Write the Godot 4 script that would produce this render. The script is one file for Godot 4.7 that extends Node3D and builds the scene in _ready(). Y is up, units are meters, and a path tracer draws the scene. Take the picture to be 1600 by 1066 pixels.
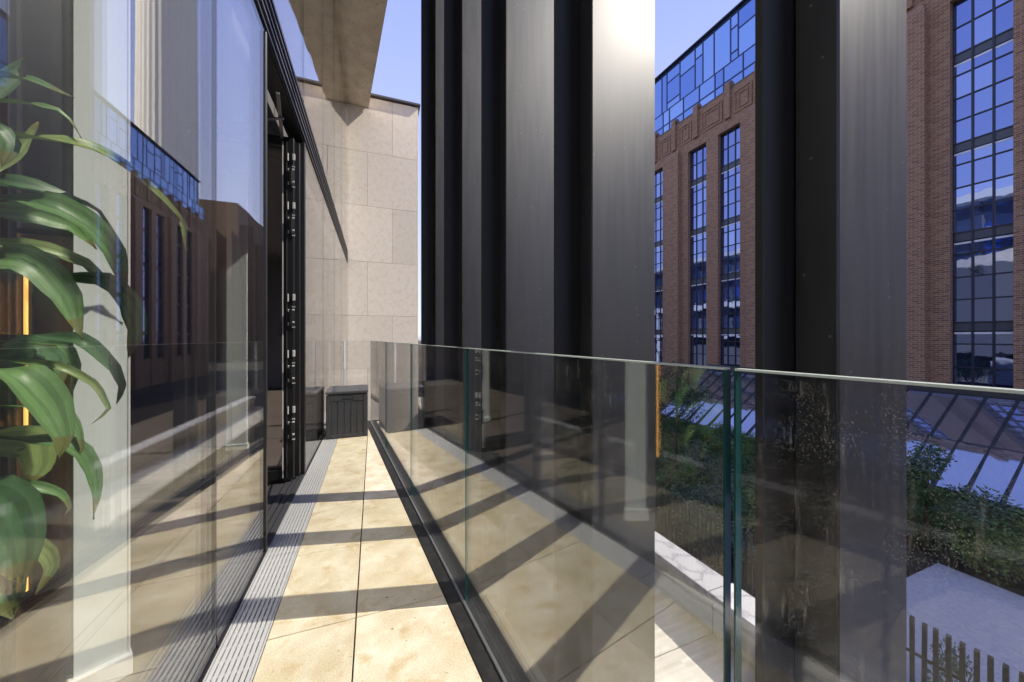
extends Node3D

const EYE := 1.147          # camera height above the balcony paving
const GARDEN := -3.60       # level of the garden court below the balcony
const GLASS_X := -0.54      # outer face of the glazed facade (runs along -Z)
const RAIL := 6.15          # degrees between the balustrade and the facade
const COURT := 1.05         # degrees between the brick building and the facade

var rng := RandomNumberGenerator.new()
var M := {}
var box_cache := {}

# ------------------------------------------------------------------ geometry helpers
func V(x: float, y: float, z: float) -> Vector3:
	return Vector3(x, y, z)

func begin() -> SurfaceTool:
	var st := SurfaceTool.new()
	st.begin(Mesh.PRIMITIVE_TRIANGLES)
	return st

# flat polygon, turned so that it faces away from `inside`
func poly(st: SurfaceTool, pts: Array, inside: Vector3) -> void:
	var c := Vector3.ZERO
	for p in pts:
		c += p
	c /= pts.size()
	var n := Vector3.ZERO
	for i in pts.size():
		n += (pts[i] - c).cross(pts[(i + 1) % pts.size()] - c)
	n = n.normalized()
	var order := pts.duplicate()
	if n.dot(c - inside) < 0.0:
		n = -n
		order.reverse()
	var m := n.abs()
	for i in range(1, order.size() - 1):
		for p in [order[0], order[i + 1], order[i]]:
			st.set_normal(n)
			# texture laid flat on the face, in metres
			st.set_uv(Vector2(p.z, -p.y) if m.x >= m.y and m.x >= m.z else (Vector2(p.x, p.z) if m.y >= m.z else Vector2(p.x, -p.y)))
			st.add_vertex(p)

# box with chamfered edges, added to st
func cbox(st: SurfaceTool, centre: Vector3, size: Vector3, b := 0.0, basis := Basis.IDENTITY) -> void:
	var h := size * 0.5
	b = minf(b, minf(h.x, minf(h.y, h.z)) * 0.6)
	var put := func(x: float, y: float, z: float) -> Vector3: return centre + basis * Vector3(x, y, z)
	if b <= 0.0:
		for s in [-1.0, 1.0]:
			poly(st, [put.call(s * h.x, -h.y, -h.z), put.call(s * h.x, h.y, -h.z), put.call(s * h.x, h.y, h.z), put.call(s * h.x, -h.y, h.z)], centre)
			poly(st, [put.call(-h.x, s * h.y, -h.z), put.call(h.x, s * h.y, -h.z), put.call(h.x, s * h.y, h.z), put.call(-h.x, s * h.y, h.z)], centre)
			poly(st, [put.call(-h.x, -h.y, s * h.z), put.call(h.x, -h.y, s * h.z), put.call(h.x, h.y, s * h.z), put.call(-h.x, h.y, s * h.z)], centre)
		return
	var i := h - Vector3(b, b, b)
	for s in [-1.0, 1.0]:
		poly(st, [put.call(s * h.x, -i.y, -i.z), put.call(s * h.x, i.y, -i.z), put.call(s * h.x, i.y, i.z), put.call(s * h.x, -i.y, i.z)], centre)
		poly(st, [put.call(-i.x, s * h.y, -i.z), put.call(i.x, s * h.y, -i.z), put.call(i.x, s * h.y, i.z), put.call(-i.x, s * h.y, i.z)], centre)
		poly(st, [put.call(-i.x, -i.y, s * h.z), put.call(i.x, -i.y, s * h.z), put.call(i.x, i.y, s * h.z), put.call(-i.x, i.y, s * h.z)], centre)
		for t in [-1.0, 1.0]:
			poly(st, [put.call(s * h.x, t * i.y, -i.z), put.call(s * h.x, t * i.y, i.z), put.call(s * i.x, t * h.y, i.z), put.call(s * i.x, t * h.y, -i.z)], centre)
			poly(st, [put.call(s * h.x, -i.y, t * i.z), put.call(s * h.x, i.y, t * i.z), put.call(s * i.x, i.y, t * h.z), put.call(s * i.x, -i.y, t * h.z)], centre)
			poly(st, [put.call(-i.x, s * h.y, t * i.z), put.call(i.x, s * h.y, t * i.z), put.call(i.x, s * i.y, t * h.z), put.call(-i.x, s * i.y, t * h.z)], centre)
			for w in [-1.0, 1.0]:
				poly(st, [put.call(s * h.x, t * i.y, w * i.z), put.call(s * i.x, t * h.y, w * i.z), put.call(s * i.x, t * i.y, w * h.z)], centre)

# shared chamfered box mesh
func box_mesh(size: Vector3, b := 0.0) -> Mesh:
	var key := "%.4f %.4f %.4f %.4f" % [size.x, size.y, size.z, b]
	if not box_cache.has(key):
		var st := begin()
		cbox(st, Vector3.ZERO, size, b)
		box_cache[key] = st.commit()
	return box_cache[key]

# upright prism over a plan polygon of Vector2(x, z), its top edge chamfered
func prism(st: SurfaceTool, plan: Array, y0: float, y1: float, b := 0.0) -> void:
	var c := Vector2.ZERO
	for p in plan:
		c += p
	c /= plan.size()
	var mid := Vector3(c.x, (y0 + y1) * 0.5, c.y)
	var top := []
	var rim := []
	var low := []
	for p in plan:
		var q: Vector2 = p
		var d: Vector2 = (c - q)
		q = q + Vector2(signf(d.x) * b, signf(d.y) * b)
		top.append(Vector3(q.x, y1, q.y))
		rim.append(Vector3(p.x, y1 - b, p.y))
		low.append(Vector3(p.x, y0, p.y))
	poly(st, top, mid)
	poly(st, low, mid)
	for i in plan.size():
		var k := (i + 1) % plan.size()
		poly(st, [low[i], low[k], rim[k], rim[i]], mid)
		if b > 0.0:
			poly(st, [rim[i], rim[k], top[k], top[i]], mid)

func tube(st: SurfaceTool, a: Vector3, b: Vector3, r0: float, r1: float, sides := 8, caps := true) -> void:
	var d := (b - a).normalized()
	var e := d.cross(Vector3.UP if absf(d.y) < 0.9 else Vector3.RIGHT).normalized()
	var f := d.cross(e)
	var n := []
	for i in sides:
		var w := TAU * i / sides
		n.append(e * cos(w) + f * sin(w))
	for i in sides:
		var k := (i + 1) % sides
		var q := [[a + n[i] * r0, n[i]], [a + n[k] * r0, n[k]], [b + n[k] * r1, n[k]], [b + n[i] * r1, n[i]]]
		for j in [0, 2, 1, 0, 3, 2]:
			st.set_normal(q[j][1])
			st.set_uv(Vector2((i + (1.0 if j == 1 or j == 2 else 0.0)) * TAU * r0 / sides, 0.0 if j < 2 else a.distance_to(b)))
			st.add_vertex(q[j][0])
	if caps:
		var ca := []
		var cb := []
		for i in sides:
			ca.append(a + n[i] * r0)
			cb.append(b + n[i] * r1)
		poly(st, ca, b)
		poly(st, cb, a)

# two faces of a glass sheet lying in a plane x = const, from (y0, z0) to (y1, z1)
func sheet_x(st: SurfaceTool, x: float, y0: float, y1: float, z0: float, z1: float, towards: float) -> void:
	poly(st, [V(x, y0, z0), V(x, y1, z0), V(x, y1, z1), V(x, y0, z1)], V(x - towards, (y0 + y1) / 2, (z0 + z1) / 2))

func sheet_z(st: SurfaceTool, z: float, y0: float, y1: float, x0: float, x1: float, towards: float) -> void:
	poly(st, [V(x0, y0, z), V(x0, y1, z), V(x1, y1, z), V(x1, y0, z)], V((x0 + x1) / 2, (y0 + y1) / 2, z - towards))

# ------------------------------------------------------------------ node helpers
func mi(called: String, mesh, mat: Material, parent: Node = self, at := Vector3.ZERO) -> MeshInstance3D:
	var o := MeshInstance3D.new()
	o.name = called
	o.mesh = mesh.commit() if mesh is SurfaceTool else mesh
	o.material_override = mat
	o.position = at
	parent.add_child(o, true)
	return o

func tag(o: Node, label: String, category: String, group := "", kind := "") -> void:
	o.set_meta("label", label)
	o.set_meta("category", category)
	if group:
		o.set_meta("group", group)
	if kind:
		o.set_meta("kind", kind)

func thing(called: String, label: String, category: String, at := Vector3.ZERO, turn := 0.0, group := "") -> Node3D:
	var o := Node3D.new()
	o.name = called
	add_child(o, true)
	o.position = at
	o.rotation_degrees.y = turn
	tag(o, label, category, group)
	return o

func struct(called: String, label: String, category: String, at := Vector3.ZERO, turn := 0.0) -> Node3D:
	var o := thing(called, label, category, at, turn)
	o.set_meta("kind", "structure")
	return o

# point in the balustrade's own frame (distance along it, distance out from the camera's line) to world
func rail_at(a: float, l: float, y := 0.0) -> Vector3:
	return Basis(Vector3.UP, deg_to_rad(RAIL)) * Vector3(l, y, -a)

func court_at(a: float, l: float, y := 0.0) -> Vector3:
	return Basis(Vector3.UP, deg_to_rad(COURT)) * Vector3(l, y, -a)

# ------------------------------------------------------------------ textures
func noise_bytes(seed_: int, freq: float, octaves: int, size: int, kind := FastNoiseLite.TYPE_SIMPLEX_SMOOTH) -> PackedByteArray:
	var n := FastNoiseLite.new()
	n.seed = seed_
	n.noise_type = kind
	n.frequency = freq
	n.fractal_octaves = octaves
	var im := n.get_seamless_image(size, size)
	im.convert(Image.FORMAT_L8)
	return im.get_data()

func rgb_tex(size: int, fn: Callable) -> ImageTexture:
	var data := PackedByteArray()
	data.resize(size * size * 3)
	for i in size * size:
		var c: Color = fn.call(i)
		data[i * 3] = clampi(int(c.r * 255.0), 0, 255)
		data[i * 3 + 1] = clampi(int(c.g * 255.0), 0, 255)
		data[i * 3 + 2] = clampi(int(c.b * 255.0), 0, 255)
	return ImageTexture.create_from_image(Image.create_from_data(size, size, false, Image.FORMAT_RGB8, data))

func grey_tex(size: int, bytes: PackedByteArray) -> ImageTexture:
	return ImageTexture.create_from_image(Image.create_from_data(size, size, false, Image.FORMAT_L8, bytes))

func mat(albedo: Color, rough: float, metal := 0.0, spec := 0.5) -> StandardMaterial3D:
	var m := StandardMaterial3D.new()
	m.albedo_color = albedo
	m.roughness = rough
	m.metallic = metal
	m.metallic_specular = spec
	return m

func textured(tex: Texture2D, rough: float, metres: float, bump: Texture2D = null, bump_cm := 0.0, tint := Color.WHITE, offset := Vector3.ZERO) -> StandardMaterial3D:
	var m := mat(tint, rough)
	m.albedo_texture = tex
	m.uv1_scale = Vector3.ONE / metres
	m.uv1_offset = offset
	if bump:
		m.heightmap_enabled = true
		m.heightmap_texture = bump
		m.heightmap_scale = bump_cm
	return m

func glass(tint: Color, alpha: float, rough := 0.0) -> StandardMaterial3D:
	var m := mat(Color(tint.r, tint.g, tint.b, alpha), rough)
	m.transparency = BaseMaterial3D.TRANSPARENCY_ALPHA
	m.cull_mode = BaseMaterial3D.CULL_DISABLED
	return m

func mix3(a: Color, b: Color, t: float) -> Color:
	return a.lerp(b, clampf(t, 0.0, 1.0))

func make_materials() -> void:
	var S := 1024
	# --- buff sandstone paving: mottled, with pits and rusty and pale patches
	var big := noise_bytes(11, 0.007, 5, S)
	var mid := noise_bytes(12, 0.016, 4, S)
	var fine := noise_bytes(13, 0.22, 3, S)
	var rust := noise_bytes(14, 0.011, 6, S)
	var pit := noise_bytes(15, 0.045, 2, S)
	var sand := func(i: int) -> Color:
		var c := mix3(Color(0.765, 0.71, 0.605), Color(0.86, 0.825, 0.755), big[i] / 255.0 * 1.2 - 0.1)
		c = mix3(c, Color(0.72, 0.62, 0.465), (rust[i] - 160) / 75.0 * 0.65)
		c = mix3(c, Color(0.90, 0.875, 0.82), (mid[i] - 165) / 70.0 * 0.5)
		c = mix3(c, Color(0.48, 0.40, 0.30), (pit[i] - 222) / 16.0 * 0.65)
		var g := 0.90 + fine[i] / 255.0 * 0.18
		return Color(c.r * g, c.g * g, c.b * g)
	var sand_tex := rgb_tex(S, sand)
	var sand_h := PackedByteArray()
	sand_h.resize(S * S)
	for i in S * S:
		sand_h[i] = clampi(int(150 + (fine[i] - 128) * 0.25 + (mid[i] - 128) * 0.2 - maxf(0.0, pit[i] - 224) * 2.5), 0, 255)
	var sand_bump := grey_tex(S, sand_h)
	var slabs := []
	for k in 6:
		var g := 0.97 + 0.03 * k
		slabs.append(textured(sand_tex, 0.62, 1.7, sand_bump, 0.12, Color(g, g, g * (0.96 + 0.01 * k)), Vector3(0.37 * k, 0.61 * k, 0.0)))
	M.slabs = slabs

	# --- limestone cladding of the end wall
	var lime := func(i: int) -> Color:
		var c := mix3(Color(0.925, 0.87, 0.79), Color(0.955, 0.915, 0.85), mid[i] / 255.0 * 1.2 - 0.1)
		c = mix3(c, Color(0.87, 0.80, 0.70), (rust[i] - 150) / 90.0 * 0.6)
		c = mix3(c, Color(0.58, 0.52, 0.46), (pit[i] - 218) / 20.0 * 0.8)
		var g := 0.975 + fine[i] / 255.0 * 0.05
		return Color(c.r * g, c.g * g, c.b * g)
	var lime_tex := rgb_tex(S, lime)
	var limes := []
	for k in 8:
		var g := 0.955 + 0.0075 * k
		limes.append(textured(lime_tex, 0.75, 1.9, sand_bump, 0.1, Color(g, g, g), Vector3(0.43 * k, 0.29 * k, 0.0)))
	M.limes = limes

	# --- board-marked concrete of the canopy
	var conc := func(i: int) -> Color:
		var c := mix3(Color(0.80, 0.73, 0.62), Color(0.90, 0.84, 0.74), big[i] / 255.0)
		c = mix3(c, Color(0.70, 0.64, 0.54), (mid[i] - 170) / 60.0 * 0.5)
		c = mix3(c, Color(0.30, 0.27, 0.23), (pit[i] - 212) / 16.0 * 0.8)
		var g := 0.95 + fine[i] / 255.0 * 0.1
		return Color(c.r * g, c.g * g, c.b * g)
	M.concrete = textured(rgb_tex(S, conc), 0.8, 2.6)

	# --- veined white stone of the low wall
	var vein := noise_bytes(21, 0.01, 5, 512, FastNoiseLite.TYPE_PERLIN)
	var marble := func(i: int) -> Color:
		var v := 1.0 - absf(vein[i] - 128) / 26.0
		return mix3(Color(0.74, 0.735, 0.73), Color(0.55, 0.54, 0.55), v * 0.7)
	M.marble = textured(rgb_tex(512, marble), 0.45, 1.1)
	var streak := noise_bytes(22, 0.03, 4, 512)
	var stripes := PackedByteArray()
	stripes.resize(512 * 512)
	for y in 512:
		for x in 512:
			stripes[y * 512 + x] = streak[y * 512 + (x / 24)]
	var trav := func(i: int) -> Color: return mix3(Color(0.66, 0.64, 0.59), Color(0.84, 0.825, 0.785), stripes[i] / 255.0 * 1.5 - 0.2)
	M.travertine = textured(rgb_tex(512, trav), 0.6, 1.3)

	# --- brickwork: flemish-like courses 75 mm high with pale joints, too far off to tell the bricks apart
	var br := noise_bytes(31, 0.5, 1, 512)
	var per := []
	var cell := RandomNumberGenerator.new()
	cell.seed = 5
	for k in 24 * 8:
		per.append(cell.randf())
	var brick := func(i: int) -> Color:
		var y := (i / 512) * 24.0 / 512.0
		var row := int(y)
		var x := (i % 512) * 8.0 / 512.0 + (0.5 if row % 2 == 1 else 0.0)
		var fx := fposmod(x, 1.0)
		var fy := y - row
		if fy < 0.19 or fx < 0.065:
			return Color(0.64, 0.57, 0.50)
		var r: float = per[row * 8 + int(x) % 8]
		var c := mix3(Color(0.485, 0.35, 0.265), Color(0.625, 0.475, 0.36), r)
		if r > 0.86:
			c = Color(0.46, 0.32, 0.25)
		var g := 0.9 + br[i] / 255.0 * 0.2
		return Color(c.r * g, c.g * g, c.b * g)
	M.brick = textured(rgb_tex(512, brick), 0.85, 1.8)

	# --- black anodised metal of the fins, with rain streaks and specks of dirt
	var long := noise_bytes(41, 0.09, 4, 512)
	var dots := noise_bytes(42, 0.38, 1, 512)
	var gate := noise_bytes(43, 0.02, 2, 512)
	var metal_c := func(i: int) -> Color:
		var y := i / 512
		var x := i % 512
		var s := long[((y / 14) % 512) * 512 + x] / 255.0
		var c := Color(0.105, 0.105, 0.113).lerp(Color(0.15, 0.15, 0.157), s)
		if dots[i] > 243 and gate[i] > 140:
			c = Color(0.58, 0.57, 0.56)
		return c
	var metal_r := PackedByteArray()
	metal_r.resize(512 * 512)
	for i in 512 * 512:
		var y := i / 512
		var x := i % 512
		metal_r[i] = clampi(int(112 + (long[((y / 14) % 512) * 512 + x] - 128) * 0.07), 0, 255)
	M.fin = textured(rgb_tex(512, metal_c), 1.0, 1.6)
	M.fin.roughness_texture = grey_tex(512, metal_r)
	M.fin.metallic = 0.0
	M.fin.metallic_specular = 0.63
	M.flange = mat(Color(0.09, 0.09, 0.095), 0.55)
	M.frame = mat(Color(0.10, 0.10, 0.105), 0.38)
	M.frame_grey = mat(Color(0.30, 0.30, 0.31), 0.4, 0.3)
	M.chrome = mat(Color(0.86, 0.86, 0.85), 0.3, 0.2)
	M.steel = mat(Color(0.68, 0.68, 0.675), 0.45)
	M.silver = mat(Color(0.62, 0.63, 0.64), 0.3, 0.7)
	var blk := func(i: int) -> Color: return mix3(Color(0.13, 0.13, 0.135), Color(0.22, 0.217, 0.215), (streak[i] - 110) / 120.0)
	M.black_strip = textured(rgb_tex(512, blk), 0.5, 0.9)
	M.trough = mat(Color(0.46, 0.45, 0.43), 0.9)
	M.rubber = mat(Color(0.06, 0.06, 0.065), 0.6)

	# --- glass
	M.facade_glass = glass(Color(0.42, 0.47, 0.46), 0.001)
	var wave := noise_bytes(51, 0.006, 2, 512)
	var wave_im := Image.create_from_data(512, 512, false, Image.FORMAT_L8, wave)
	wave_im.convert(Image.FORMAT_RGBA8)
	wave_im.bump_map_to_normal_map(6.0)
	M.facade_glass.normal_enabled = true
	M.facade_glass.normal_texture = ImageTexture.create_from_image(wave_im)
	M.facade_glass.normal_scale = 0.02
	M.facade_glass.uv1_scale = Vector3(0.5, 0.12, 0.5)
	M.inner_glass = glass(Color(0.42, 0.47, 0.46), 0.001)
	# thin metallic solar coating on a cavity face of the insulating glass: a faint mirror
	var clear := Image.create(4, 4, false, Image.FORMAT_RGBA8)
	clear.fill(Color(0.90, 0.92, 0.93, 0.26))
	M.coating = mat(Color.WHITE, 0.0, 1.0)
	M.coating.albedo_texture = ImageTexture.create_from_image(clear)
	M.coating.transparency = BaseMaterial3D.TRANSPARENCY_ALPHA
	M.coating.cull_mode = BaseMaterial3D.CULL_DISABLED
	M.rail_glass = glass(Color(0.10, 0.15, 0.15), 0.03)
	var faint := Image.create(4, 4, false, Image.FORMAT_RGBA8)
	faint.fill(Color(0.90, 0.93, 0.92, 0.13))
	M.rail_mirror = mat(Color.WHITE, 0.0, 1.0)  # added mirror layer, makes the balustrade reflect more than clear glass
	M.rail_mirror.albedo_texture = ImageTexture.create_from_image(faint)
	M.rail_mirror.transparency = BaseMaterial3D.TRANSPARENCY_ALPHA
	M.rail_mirror.cull_mode = BaseMaterial3D.CULL_DISABLED
	M.glass_edge = mat(Color(0.10, 0.27, 0.27), 0.12)
	M.glass_top = mat(Color(0.72, 0.76, 0.74), 0.3)
	M.glint_white = mat(Color(0.92, 0.92, 0.90), 0.4)  # white of a sunlit glass edge, the glint put into the colour
	M.door_glass = glass(Color(0.42, 0.47, 0.46), 0.002)
	# reflective window panes of the far building, each a slightly different coat
	var panes := []
	for k in 5:
		var m := mat(Color(0.46 + 0.02 * k, 0.53 + 0.02 * k, 0.74 + 0.015 * k), 0.015, 0.95)
		m.normal_enabled = true
		m.normal_texture = M.facade_glass.normal_texture
		m.normal_scale = 0.035
		m.uv1_scale = Vector3(0.6, 0.6, 0.6)
		m.uv1_offset = Vector3(0.31 * k, 0.17 * k, 0.23 * k)
		panes.append(m)
	M.panes = panes
	var tops := []
	for k in 4:
		tops.append(mat(Color(0.47 + 0.04 * k, 0.59 + 0.04 * k, 0.82 + 0.025 * k), 0.05, 0.9))
	M.tops = tops
	M.spandrel = mat(Color(0.26, 0.29, 0.34), 0.3)
	M.mullion = mat(Color(0.12, 0.14, 0.20), 0.45)
	M.top_mullion = mat(Color(0.20, 0.26, 0.44), 0.4)
	M.blind = mat(Color(0.85, 0.86, 0.88), 0.8)
	M.skylight = mat(Color(0.72, 0.74, 0.80), 0.03, 0.85)
	M.rafter = mat(Color(0.17, 0.18, 0.20), 0.5)

	# --- dirt dried on the balustrade: specks and run marks, matter with an outline of its own
	var dirt := PackedByteArray()
	dirt.resize(512 * 512 * 4)
	var run := noise_bytes(61, 0.05, 3, 512)
	var speck := noise_bytes(62, 0.5, 1, 512)
	var where := noise_bytes(63, 0.008, 3, 512)
	for i in 512 * 512:
		var y := i / 512
		var x := i % 512
		var k := (speck[i] - 210) / 26.0
		var r := (run[((y / 10) % 512) * 512 + x] - 178) / 60.0
		var w := clampf((where[i] - 70) / 120.0, 0.15, 1.0)
		dirt[i * 4] = 206
		dirt[i * 4 + 1] = 206
		dirt[i * 4 + 2] = 204
		dirt[i * 4 + 3] = clampi(int(255.0 * (clampf(k, 0.0, 1.0) * 0.40 + clampf(r, 0.0, 1.0) * 0.15) * w), 0, 255)
	M.dirt = textured(ImageTexture.create_from_image(Image.create_from_data(512, 512, false, Image.FORMAT_RGBA8, dirt)), 0.9, 0.40)
	M.dirt.transparency = BaseMaterial3D.TRANSPARENCY_ALPHA
	M.dirt.cull_mode = BaseMaterial3D.CULL_DISABLED
	M.dirt.backlight_enabled = true
	M.dirt.backlight = Color(0.9, 0.88, 0.84)

	# --- storage box resin, room, plant
	var grain := PackedByteArray()
	grain.resize(512 * 512)
	for i in 512 * 512:
		grain[i] = long[(((i / 512) / 10) % 512) * 512 + i % 512]
	M.resin = textured(rgb_tex(512, func(i: int) -> Color: return mix3(Color(0.20, 0.205, 0.215), Color(0.27, 0.275, 0.285), grain[i] / 255.0)), 0.55, 0.5, grey_tex(512, grain), 0.12)
	M.resin_lid = textured(rgb_tex(512, func(i: int) -> Color: return mix3(Color(0.25, 0.255, 0.265), Color(0.33, 0.335, 0.34), grain[i] / 255.0)), 0.5, 0.5, grey_tex(512, grain), 0.1)
	M.room_dark = mat(Color(0.40, 0.39, 0.39), 0.9)
	M.room_floor = mat(Color(0.28, 0.25, 0.23), 0.6)
	M.copper = mat(Color(0.55, 0.42, 0.30), 0.6)
	M.pale = mat(Color(0.90, 0.935, 0.915), 0.6)
	M.pale_edge = mat(Color(0.93, 0.94, 0.93), 0.5)
	var leaves := []
	for c in [Color(0.40, 0.55, 0.34), Color(0.44, 0.59, 0.36), Color(0.32, 0.46, 0.30), Color(0.54, 0.63, 0.37)]:
		var m := mat(Color.WHITE, 0.42)
		m.vertex_color_use_as_albedo = true
		m.backlight_enabled = true
		m.backlight = Color(0.35, 0.42, 0.18)
		m.set_meta("c", c)
		leaves.append(m)
	M.leaves = leaves
	M.bark = mat(Color(0.27, 0.22, 0.17), 0.9)
	M.bush = []
	for c in [Color(0.28, 0.41, 0.22), Color(0.38, 0.50, 0.24), Color(0.44, 0.52, 0.26), Color(0.40, 0.49, 0.38)]:
		var m := mat(Color.WHITE, 0.6)
		m.vertex_color_use_as_albedo = true
		m.backlight_enabled = true
		m.backlight = Color(0.25, 0.36, 0.14)
		M.bush.append([m, c])
	var fine5 := noise_bytes(71, 0.3, 3, 512)
	var mid5 := noise_bytes(72, 0.02, 4, 512)
	var grav := func(i: int) -> Color: return mix3(Color(0.58, 0.57, 0.57), Color(0.93, 0.92, 0.91), fine5[i] / 255.0 * 0.8 + (mid5[i] / 255.0) * 0.3)
	M.gravel = textured(rgb_tex(512, grav), 0.9, 1.3)
	var soil := func(i: int) -> Color: return mix3(Color(0.17, 0.15, 0.12), Color(0.31, 0.28, 0.23), fine5[i] / 255.0 * 0.6 + mid5[i] / 255.0 * 0.4)
	M.ground = textured(rgb_tex(512, soil), 0.95, 2.0)
	M.fence = mat(Color(0.30, 0.29, 0.27), 0.5)
	M.timber = textured(rgb_tex(512, func(i: int) -> Color: return mix3(Color(0.36, 0.33, 0.30), Color(0.50, 0.47, 0.43), grain[i] / 255.0)), 0.8, 0.7)
	M.white_conc = mat(Color(0.84, 0.83, 0.80), 0.8)
	M.chimney = mat(Color(0.93, 0.90, 0.83), 0.8)
	M.far_brick = textured(rgb_tex(512, func(i: int) -> Color: return mix3(Color(0.40, 0.31, 0.25), Color(0.52, 0.43, 0.34), br[i] / 255.0)), 0.9, 3.0)
	M.led = mat(Color(1.0, 0.78, 0.42), 0.5)
	M.led.emission_enabled = true
	M.led.emission = Color(1.0, 0.74, 0.36)
	M.led.emission_energy_multiplier = 0.9
	M.coping = mat(Color(0.33, 0.33, 0.33), 0.5)

# ------------------------------------------------------------------ scene
func _ready() -> void:
	rng.seed = 7
	# camera: level, wide lens, standing on the balcony
	var cam := Camera3D.new()
	cam.name = "camera"
	cam.projection = Camera3D.PROJECTION_FRUSTUM
	cam.near = 0.05
	cam.far = 2000.0
	cam.size = 2.0 * 0.05 * 533.0 / 567.0
	cam.frustum_offset = Vector2(0.0, -0.05 * 6.0 / 567.0)
	cam.position = Vector3(0.0, EYE, 0.0)
	cam.rotation_degrees.y = -20.86
	add_child(cam)
	cam.current = true
	# sky
	var env := Environment.new()
	var sky := ProceduralSkyMaterial.new()
	sky.sky_top_color = Color(0.45, 0.52, 0.775)
	sky.sky_horizon_color = Color(0.76, 0.785, 0.865)
	sky.sky_curve = 0.36
	sky.ground_bottom_color = Color(0.30, 0.28, 0.26)
	sky.ground_horizon_color = Color(0.62, 0.64, 0.68)
	sky.sun_angle_max = 25.0
	sky.sun_curve = 0.12
	env.sky = Sky.new()
	env.sky.sky_material = sky
	env.background_mode = Environment.BG_SKY
	env.background_energy_multiplier = 1.0
	env.tonemap_mode = Environment.TONE_MAPPER_LINEAR
	env.tonemap_exposure = 1.85
	env.sdfgi_enabled = true
	env.ssao_enabled = true
	env.ssil_enabled = true
	var we := WorldEnvironment.new()
	we.name = "environment"
	we.environment = env
	add_child(we)
	# sun: from the right, a little behind the camera, 48 degrees up
	var sun := DirectionalLight3D.new()
	sun.name = "sun"
	sun.light_energy = 1.3
	sun.light_color = Color(1.0, 0.97, 0.915)
	sun.light_angular_distance = 0.53
	sun.shadow_enabled = true
	add_child(sun)
	sun.look_at_from_position(Vector3.ZERO, -Vector3(0.972, 1.12, 0.235))

	make_materials()
	build_ground()
	build_balcony()
	build_room()
	build_facade()
	build_end_wall()
	build_fins()
	build_balustrade()
	build_brick_building()
	build_court()
	build_far()
	build_door()
	build_box()
	build_plant()

func build_ground() -> void:
	var g := struct("ground", "dark soil and paving of the court below", "ground")
	var st := begin()
	cbox(st, V(60, GARDEN - 0.25, -40), V(900, 0.5, 900))
	mi("soil", st, M.ground, g)
	var p := struct("gravel_path", "pale grey gravel court between the slatted fence and the shrubs", "gravel", court_at(0, 0, GARDEN), COURT)
	st = begin()
	cbox(st, V(8.83, 0.02, 4.0), V(4.44, 0.05, 15.4))
	mi("gravel", st, M.gravel, p)

func build_balcony() -> void:
	var f := struct("balcony_floor", "buff sandstone paving of the narrow balcony", "floor")
	var st := begin()
	prism(st, [Vector2(-0.62, 1.8), Vector2(0.84, 1.8), Vector2(0.10, -5.33), Vector2(-0.62, -5.33)], -0.34, -0.045)
	mi("deck", st, M.trough, f)
	var zs := [1.77, 1.20, 0.635, 0.065, -0.50, -1.045, -1.615, -2.18, -2.75, -3.32, -3.885, -4.455, -5.02, -5.30]
	var edge := func(z: float) -> float: return (0.462 + 0.1071 * z) / 0.9943
	var k := 0
	for i in zs.size() - 1:
		var z0: float = zs[i] - 0.0018
		var z1: float = zs[i + 1] + 0.0018
		st = begin()
		prism(st, [Vector2(-0.378, z0), Vector2(-0.0705, z0), Vector2(-0.0705, z1), Vector2(-0.378, z1)], -0.04, rng.randf_range(-0.001, 0.0), 0.002)
		mi("paving_slab", st, M.slabs[(k * 5 + i) % 6], f)
		st = begin()
		prism(st, [Vector2(-0.0655, z0), Vector2(edge.call(z0), z0), Vector2(edge.call(z1), z1), Vector2(-0.0655, z1)], -0.04, rng.randf_range(-0.001, 0.0), 0.002)
		mi("paving_slab", st, M.slabs[(k * 3 + i * 2 + 1) % 6], f)
		k += 1
	# slotted drain along the glass
	var d := thing("drain_channel", "slotted pale metal drain running along the foot of the glass wall", "drain", V(-0.457, 0, -1.75))
	st = begin()
	cbox(st, V(0, -0.041, 0), V(0.150, 0.006, 7.05))
	mi("trough", st, M.steel, d)
	for s in [-1.0, 1.0]:
		mi("side_rail", box_mesh(V(0.006, 0.04, 7.05), 0.001), M.steel, d, V(s * 0.0735, -0.019, 0))
	var z := 3.525
	while z > -3.5:
		for b in 8:
			mi("bar", box_mesh(V(0.0135, 0.012, 0.996), 0.0015), M.steel, d, V(-0.0616 + b * 0.0176, -0.0055, z - 0.5))
		st = begin()
		for t in 16:
			cbox(st, V(0, -0.009, z - 0.03 - t * 0.0625), V(0.138, 0.010, 0.012))
		mi("tie_bars", st, M.steel, d)
		z -= 1.0

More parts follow.
